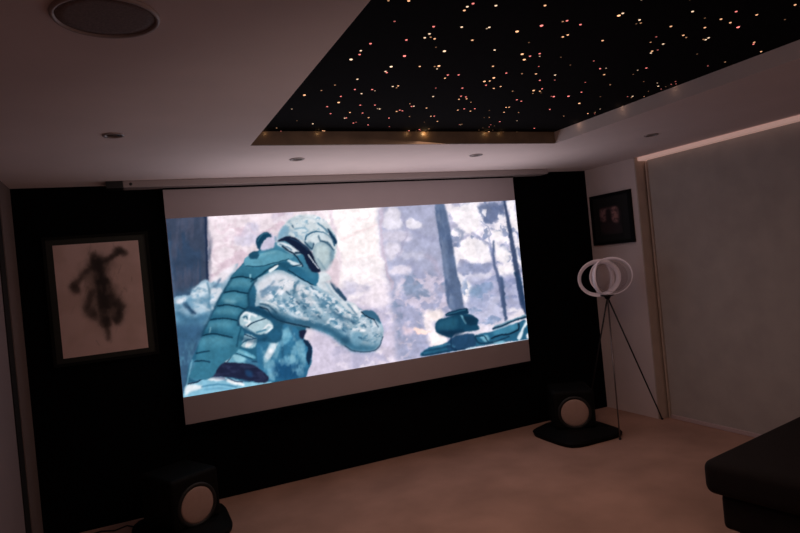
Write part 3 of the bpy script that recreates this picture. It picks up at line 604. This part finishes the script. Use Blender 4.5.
for l_, w_, al_ in (('225,130 255,125 285,105 305,92', 6, .9), ('205,105 212,118', 6, .7), ('215,125 225,170 235,230 245,300 250,350', 9, .85), ('200,150 170,175 140,215', 5, .7), ('135,222 145,232', 8, .8), ('250,200 275,260 295,320 288,345', 6, .7), ('200,240 185,290 210,325', 6, .6), ('250,340 258,380 261,408', 3, .85), ('290,270 312,290', 3, .8), ('295,92 315,98', 6, .8), ('215,190 250,240 262,300', 6, .6)):
    a.line(l_, INK, w_, 1.6, al_)
a.poly('205,130 235,125 262,210 272,300 250,345 232,300 215,220', (30, 24, 24), 2.4, .6); a.poly('180,290 210,300 222,335 190,325', (44, 36, 35), 1.8, .6); a.poly('272,280 305,285 300,345 275,340', (44, 36, 35), 1.8, .7); a.mottle('170,100 270,100 310,280 290,350 180,330 160,190', (150, 130, 122), 9, 12, 33, .45, .7, .45, 4)
for i_ in range(90):
    cx, cy = random.gauss(235, 42), random.gauss(230, 70); an = random.uniform(.9, 2.2); L_ = random.uniform(10, 34)
    a.line([(cx, cy), (cx + math.cos(an) * L_, cy + math.sin(an) * L_)], INK, .5, .4, random.uniform(.12, .4), False)
a.warp(1.6, 7, 35); a.warp(.7, 2.5, 36)
picture_grid('drawing', (-.274, -.0235, .395), (.27, -.0235, .395), (.27, -.0235, -.388), (-.274, -.0235, -.388), 130, 180, a,
             [(51.7, 245.2), (138.5, 240.4), (148.2, 348), (62.6, 358.8)], attr_mat('charcoal_on_paper', 0), t)['label'] = 'pale paper with smudged charcoal figure'

t = thing('framed_photograph', 'small black-framed dark photograph on the pale right wall above the looped lamp', 'picture', (XR, -.325, 1.88), -math.pi / 2)
w_, h_ = .265, .245
b = nb()
for lo, hi in (((-w_, -.03, -h_), (w_, 0, -h_ + .03)), ((-w_, -.03, h_ - .03), (w_, 0, h_)), ((-w_, -.03, -h_ + .03), (-w_ + .03, 0, h_ - .03)), ((w_ - .03, -.03, -h_ + .03), (w_, 0, h_ - .03))): box(b, lo, hi)
obj('frame', b, M['frame_black'], t)
obj('mount', B((-w_ + .03, -.018, -h_ + .03), (w_ - .03, -.002, h_ - .03)), mat('black_mount', (12, 11, 12), .7), t)
a = Paint(595, 200, 628, 240, 8, (24, 18, 20)); a.z(575, 180, 7.107)
a.poly('180,215 240,200 300,190 322,215 325,300 290,310 270,290 240,300 190,300', (150, 112, 112), 1, .95); a.poly('228,215 262,210 272,290 262,330 235,320 228,270', (34, 24, 28), .9, .95)
a.poly('190,320 330,310 345,380 210,390', (64, 50, 54), 1.4, .7); a.poly('275,200 310,195 312,290 285,290', (186, 138, 132), .8, .7); a.line('180,215 190,260 186,300', (120, 88, 92), 1, .5, .6); a.mottle('180,200 325,190 330,310 190,310', (56, 40, 44), 1.6, 1.6, 41, .5, .64, .6, .4)
picture_grid('photo_print', (-.155, -.0195, .13), (.135, -.0195, .13), (.135, -.0195, -.15), (-.155, -.0195, -.15), 60, 60, a,
             [(598.5, 207), (622.5, 203.5), (625, 233), (602, 237.5)], attr_mat('dark_photo', 0, .5), t)['label'] = 'dim pinkish print with a dark upright silhouette'

# ------------------------------------------------------------------ floor loudspeakers
def rotz(n): return math.atan2(n[0], -n[1])
def speaker(disc, nrm, base_c, label):
    """body turned towards the seats, on a wide low plinth; disc = centre of the pale driver"""
    n = Vector((nrm[0], nrm[1], 0)).normalized(); rz = rotz(n)
    c = Vector((disc[0], disc[1], 0)) - n * .2
    t = thing('floor_loudspeaker', label, 'loudspeaker', (c.x, c.y, 0), rz, 'pair of black floor loudspeakers')
    # plinth with flared, bevelled sides stays square to the wall
    inv = Matrix.Rotation(-rz, 4, 'Z'); b = nb()
    bc = Vector((base_c[0] - c.x, base_c[1] - c.y, 0))
    rows = []
    for z, w, d in ((0, .30, .30), (.03, .31, .31), (.045, .30, .30), (.075, .215, .215), (.078, .05, .05)):
        ring = []
        for i in range(40):
            a_ = 2 * math.pi * i / 40; ca, sa = math.cos(a_), math.sin(a_)
            e = 5.0; r = (abs(ca) ** e + abs(sa) ** e) ** (-1 / e)
            ring.append(b.verts.new(inv @ (bc * (1 if z < .05 else .5) + Vector((ca * r * w, sa * r * d, z)))))
        rows.append(ring)
    for u, v in zip(rows, rows[1:]):
        for i in range(40): b.faces.new((u[i], u[(i + 1) % 40], v[(i + 1) % 40], v[i]))
    b.faces.new(rows[-1]); b.faces.new(rows[0][::-1])
    obj('plinth', b, M['speaker'], t)
    obj('cabinet', B((-.178, -.192, .07), (.178, .2, .405), .03, 4), M['speaker'], t, False)
    zc = disc[2]; m = Matrix.Translation((0, -.192, zc)) @ Matrix.Rotation(math.pi / 2, 4, 'X')
    b = nb(); lathe(b, [(.116, 0), (.119, .006), (.132, .008), (.142, .004), (.144, -.004)], 56, m); obj('surround', b, M['rubber'], t, True)
    b = nb(); lathe(b, [(0, .010), (.03, .0105), (.075, .0095), (.105, .007), (.118, .003), (.118, -.002)], 56, m); obj('driver_cone', b, M['cone'], t, True)
    b = nb(); box(b, (-.05, .2, .16), (.05, .204, .24)); obj('terminal_plate', b, M['rubber'], t)
speaker((3.217, -.6, .215), (-.5, -.87), (3.27, -.53), 'low black loudspeaker with pale round cone, right of the screen near the ring lamp')
speaker((.103, -.6, .2), (.45, -.89), (.0, -.44), 'low black loudspeaker with pale oval cone, at the lower left under the screen')
b = nb()
tube(b, [(-.30, -.15, .006), (-.34, -.10, .006), (-.42, -.14, .006), (-.50, -.09, .006), (-.60, -.11, .006), (-.70, -.03, .006)], .005, 8)
c_ = obj('speaker_cable', b, M['cable'], None, True); c_['label'] = 'thin black cable lying on the carpet left of the left loudspeaker'; c_['category'] = 'cable'

# ------------------------------------------------------------------ tripod lamp with looped white rings
hx, hy, hz = 3.72, -.58, 1.345
t = thing('tripod_floor_lamp', 'tripod floor lamp with looped white rings standing in the corner by the right wall', 'floor lamp', (hx, hy, 0))
top = Vector((0, 0, 1.165))
feet = [((4.128 - hx, -.682 - hy, 0), 'legdark'), ((3.44 - hx, -.87 - hy, 0), 'steel'), ((3.72 - hx, -.15 - hy, 0), 'legdark')]
for f, mm in feet:
    f = Vector(f); s_ = top + (f - top).normalized() * .02
    b = nb(); tube(b, [s_, f + Vector((0, 0, .006))], .0075, 10, .006); lg = obj('leg', b, M[mm], t, True)
    b = nb(); lathe(b, [(0, 0), (.011, 0), (.011, .012), (0, .014)], 16, Matrix.Translation(f)); obj('rubber_foot', b, M['rubber'], lg, True)
b = nb(); lathe(b, [(0, 1.145), (.022, 1.15), (.03, 1.17), (.06, 1.178), (.06, 1.186), (0, 1.19)], 28); obj('hub', b, M['legdark'], t, True)
vd = Vector((-.18 - hx, -4.806 - hy, .28)).normalized()
rt = Vector((0, 0, 1)).cross(vd).normalized() ; up = vd.cross(rt)
C0 = Vector((0, 0, hz))
def ring(cx, cz, ra, rb, yaw, pitch, roll, width, twist, amp=0.):
    R_ = Matrix.Rotation(math.radians(yaw), 3, up) @ Matrix.Rotation(math.radians(pitch), 3, rt) @ Matrix.Rotation(math.radians(roll), 3, vd)
    b = nb(); ribbon(b, C0 + rt * cx + up * cz, R_ @ rt, R_ @ up, ra, rb, width, .004, twist, tw_amp=amp)
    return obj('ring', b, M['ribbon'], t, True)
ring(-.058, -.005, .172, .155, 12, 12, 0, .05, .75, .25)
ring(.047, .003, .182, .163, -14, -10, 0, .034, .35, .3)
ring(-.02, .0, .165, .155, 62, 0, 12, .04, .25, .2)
b = nb(); bmesh.ops.create_uvsphere(b, u_segments=40, v_segments=24, radius=.142)
for v in b.verts: v.co = Vector((v.co.x, v.co.y, v.co.z * .97)) + C0 + rt * .045
obj('frosted_globe', b, M['globe'], t, True)

# ------------------------------------------------------------------ sofa corner in the foreground
t = thing('sofa', 'dark brown upholstered sofa cut off by the lower right corner of the view', 'sofa', (2.50, -2.47, 0), math.radians(9.5))
W_, D_ = 1.36, 1.1
obj('base', B((.05, -D_ + .02, .075), (W_ - .05, -.06, .265), .03, 4), M['sofa'], t, True)
obj('seat_cushion', B((.0, -D_, .262), (W_ - .17, .0, .445), .05, 6), M['sofa'], t, True)
b = nb(); box(b, (0.02, -D_ - .2, .1), (W_, -D_ + .02, .80), .06, 5); obj('backrest', b, M['sofa'], t, True)
b = nb(); box(b, (W_ - .17, -D_ + .01, .1), (W_ + .0, -.02, .60), .06, 5); obj('armrest', b, M['sofa'], t, True)
b = nb(); box(b, (.18, -D_ + .02, .45), (W_ - .2, -D_ + .25, .86), .09, 6); obj('back_cushion', b, M['sofa'], t, True)
for x_, y_ in ((.12, -.14), (W_ - .12, -.14), (.12, -D_ + .05), (W_ - .12, -D_ + .05)):
    b = nb(); lathe(b, [(0, 0), (.02, 0), (.026, .076), (0, .078)], 16, Matrix.Translation((x_, y_, 0))); obj('foot', b, M['sofafoot'], t, True)

# ------------------------------------------------------------------ camera
cx, cy, cz, yaw, pitch, roll, f = (-0.1796, -4.8058, 1.6283, 24.1403, -0.1013, -5.5581, 606.3608)
y_, p_, r_ = map(math.radians, (yaw, pitch, roll))
fw = Vector((math.sin(y_) * math.cos(p_), math.cos(y_) * math.cos(p_), math.sin(p_)))
rt0 = Vector((math.cos(y_), -math.sin(y_), 0)); up0 = rt0.cross(fw)
r2 = rt0 * math.cos(r_) + up0 * math.sin(r_); u2 = -rt0 * math.sin(r_) + up0 * math.cos(r_)
cd = bpy.data.cameras.new('camera'); cam = bpy.data.objects.new('camera', cd); COL.objects.link(cam)
m = Matrix((r2, u2, -fw)).transposed().to_4x4(); m.translation = Vector((cx, cy, cz)); cam.matrix_world = m
cd.sensor_width = 36; cd.lens = f * 36 / 800; cd.clip_start = .03
scene.camera = cam

# ------------------------------------------------------------------ light
def area(name, loc, target, sx, sy, e, col):
    l = bpy.data.lights.new(name, 'AREA'); l.shape = 'RECTANGLE'; l.size = sx; l.size_y = sy; l.energy = e; l.color = col
    o = bpy.data.objects.new(name, l); COL.objects.link(o); o.location = loc
    o.rotation_euler = (Vector(target) - Vector(loc)).to_track_quat('-Z', 'Y').to_euler(); return o
area('room_fill', (2.2, -4.9, 2.2), (1.9, -.6, .5), 2.2, .4, 7.0, (1, .72, .66))  # added fill lamp beside the viewer, no visible source
area('floor_fill', (1.7, -1.9, 2.36), (1.5, -1.7, 0), 1.3, 1.0, 10.5, (1, .66, .48))  # added unseen lamp that brightens the carpet
area('ceiling_front_fill', (1.8, -.62, 1.75), (1.8, -.62, 2.4), 2.6, .5, 4.6, (1, .88, .90))  # added unseen upward lamp, lifts the ceiling band near the screen
sl = bpy.data.lights.new('ceiling_fill_spot', 'SPOT'); sl.energy = 60; sl.color = (1, .76, .68); sl.spot_size = math.radians(58); sl.spot_blend = 1; sl.shadow_soft_size = .15  # added unseen spot, warms the ceiling from behind the viewer
so_ = bpy.data.objects.new('ceiling_fill_spot', sl); COL.objects.link(so_); so_.location = (1.2, -4.9, .6)
so_.rotation_euler = (Vector((1.1, -1.0, 2.4)) - so_.location).to_track_quat('-Z', 'Y').to_euler()
def point(name, loc, e, col, r=.01):
    l = bpy.data.lights.new(name, 'POINT'); l.energy = e; l.color = col; l.shadow_soft_size = r
    o = bpy.data.objects.new(name, l); COL.objects.link(o); o.location = loc
for x_, e_ in ((.62, .006), (.94, .008), (1.54, .012), (1.66, .07), (2.13, .016), (2.25, .008)): point('tray_spot', (x_, TY - .03, H + TD - .012), e_, (1, .62, .28), .004)
for y__, e_ in ((-1.55, .008), (-1.95, .007), (-2.35, .004)): point('tray_spot', (TX1 - .03, y__, H + TD - .012), e_, (1, .62, .4), .004)
w = bpy.data.worlds.new('world'); scene.world = w; w.use_nodes = True
w.node_tree.nodes['Background'].inputs[0].default_value = (0, 0, 0, 1); w.node_tree.nodes['Background'].inputs[1].default_value = 0
scene.view_settings.view_transform = 'Standard'; scene.view_settings.look = 'None'
scene.view_settings.exposure = 0; scene.view_settings.gamma = 1
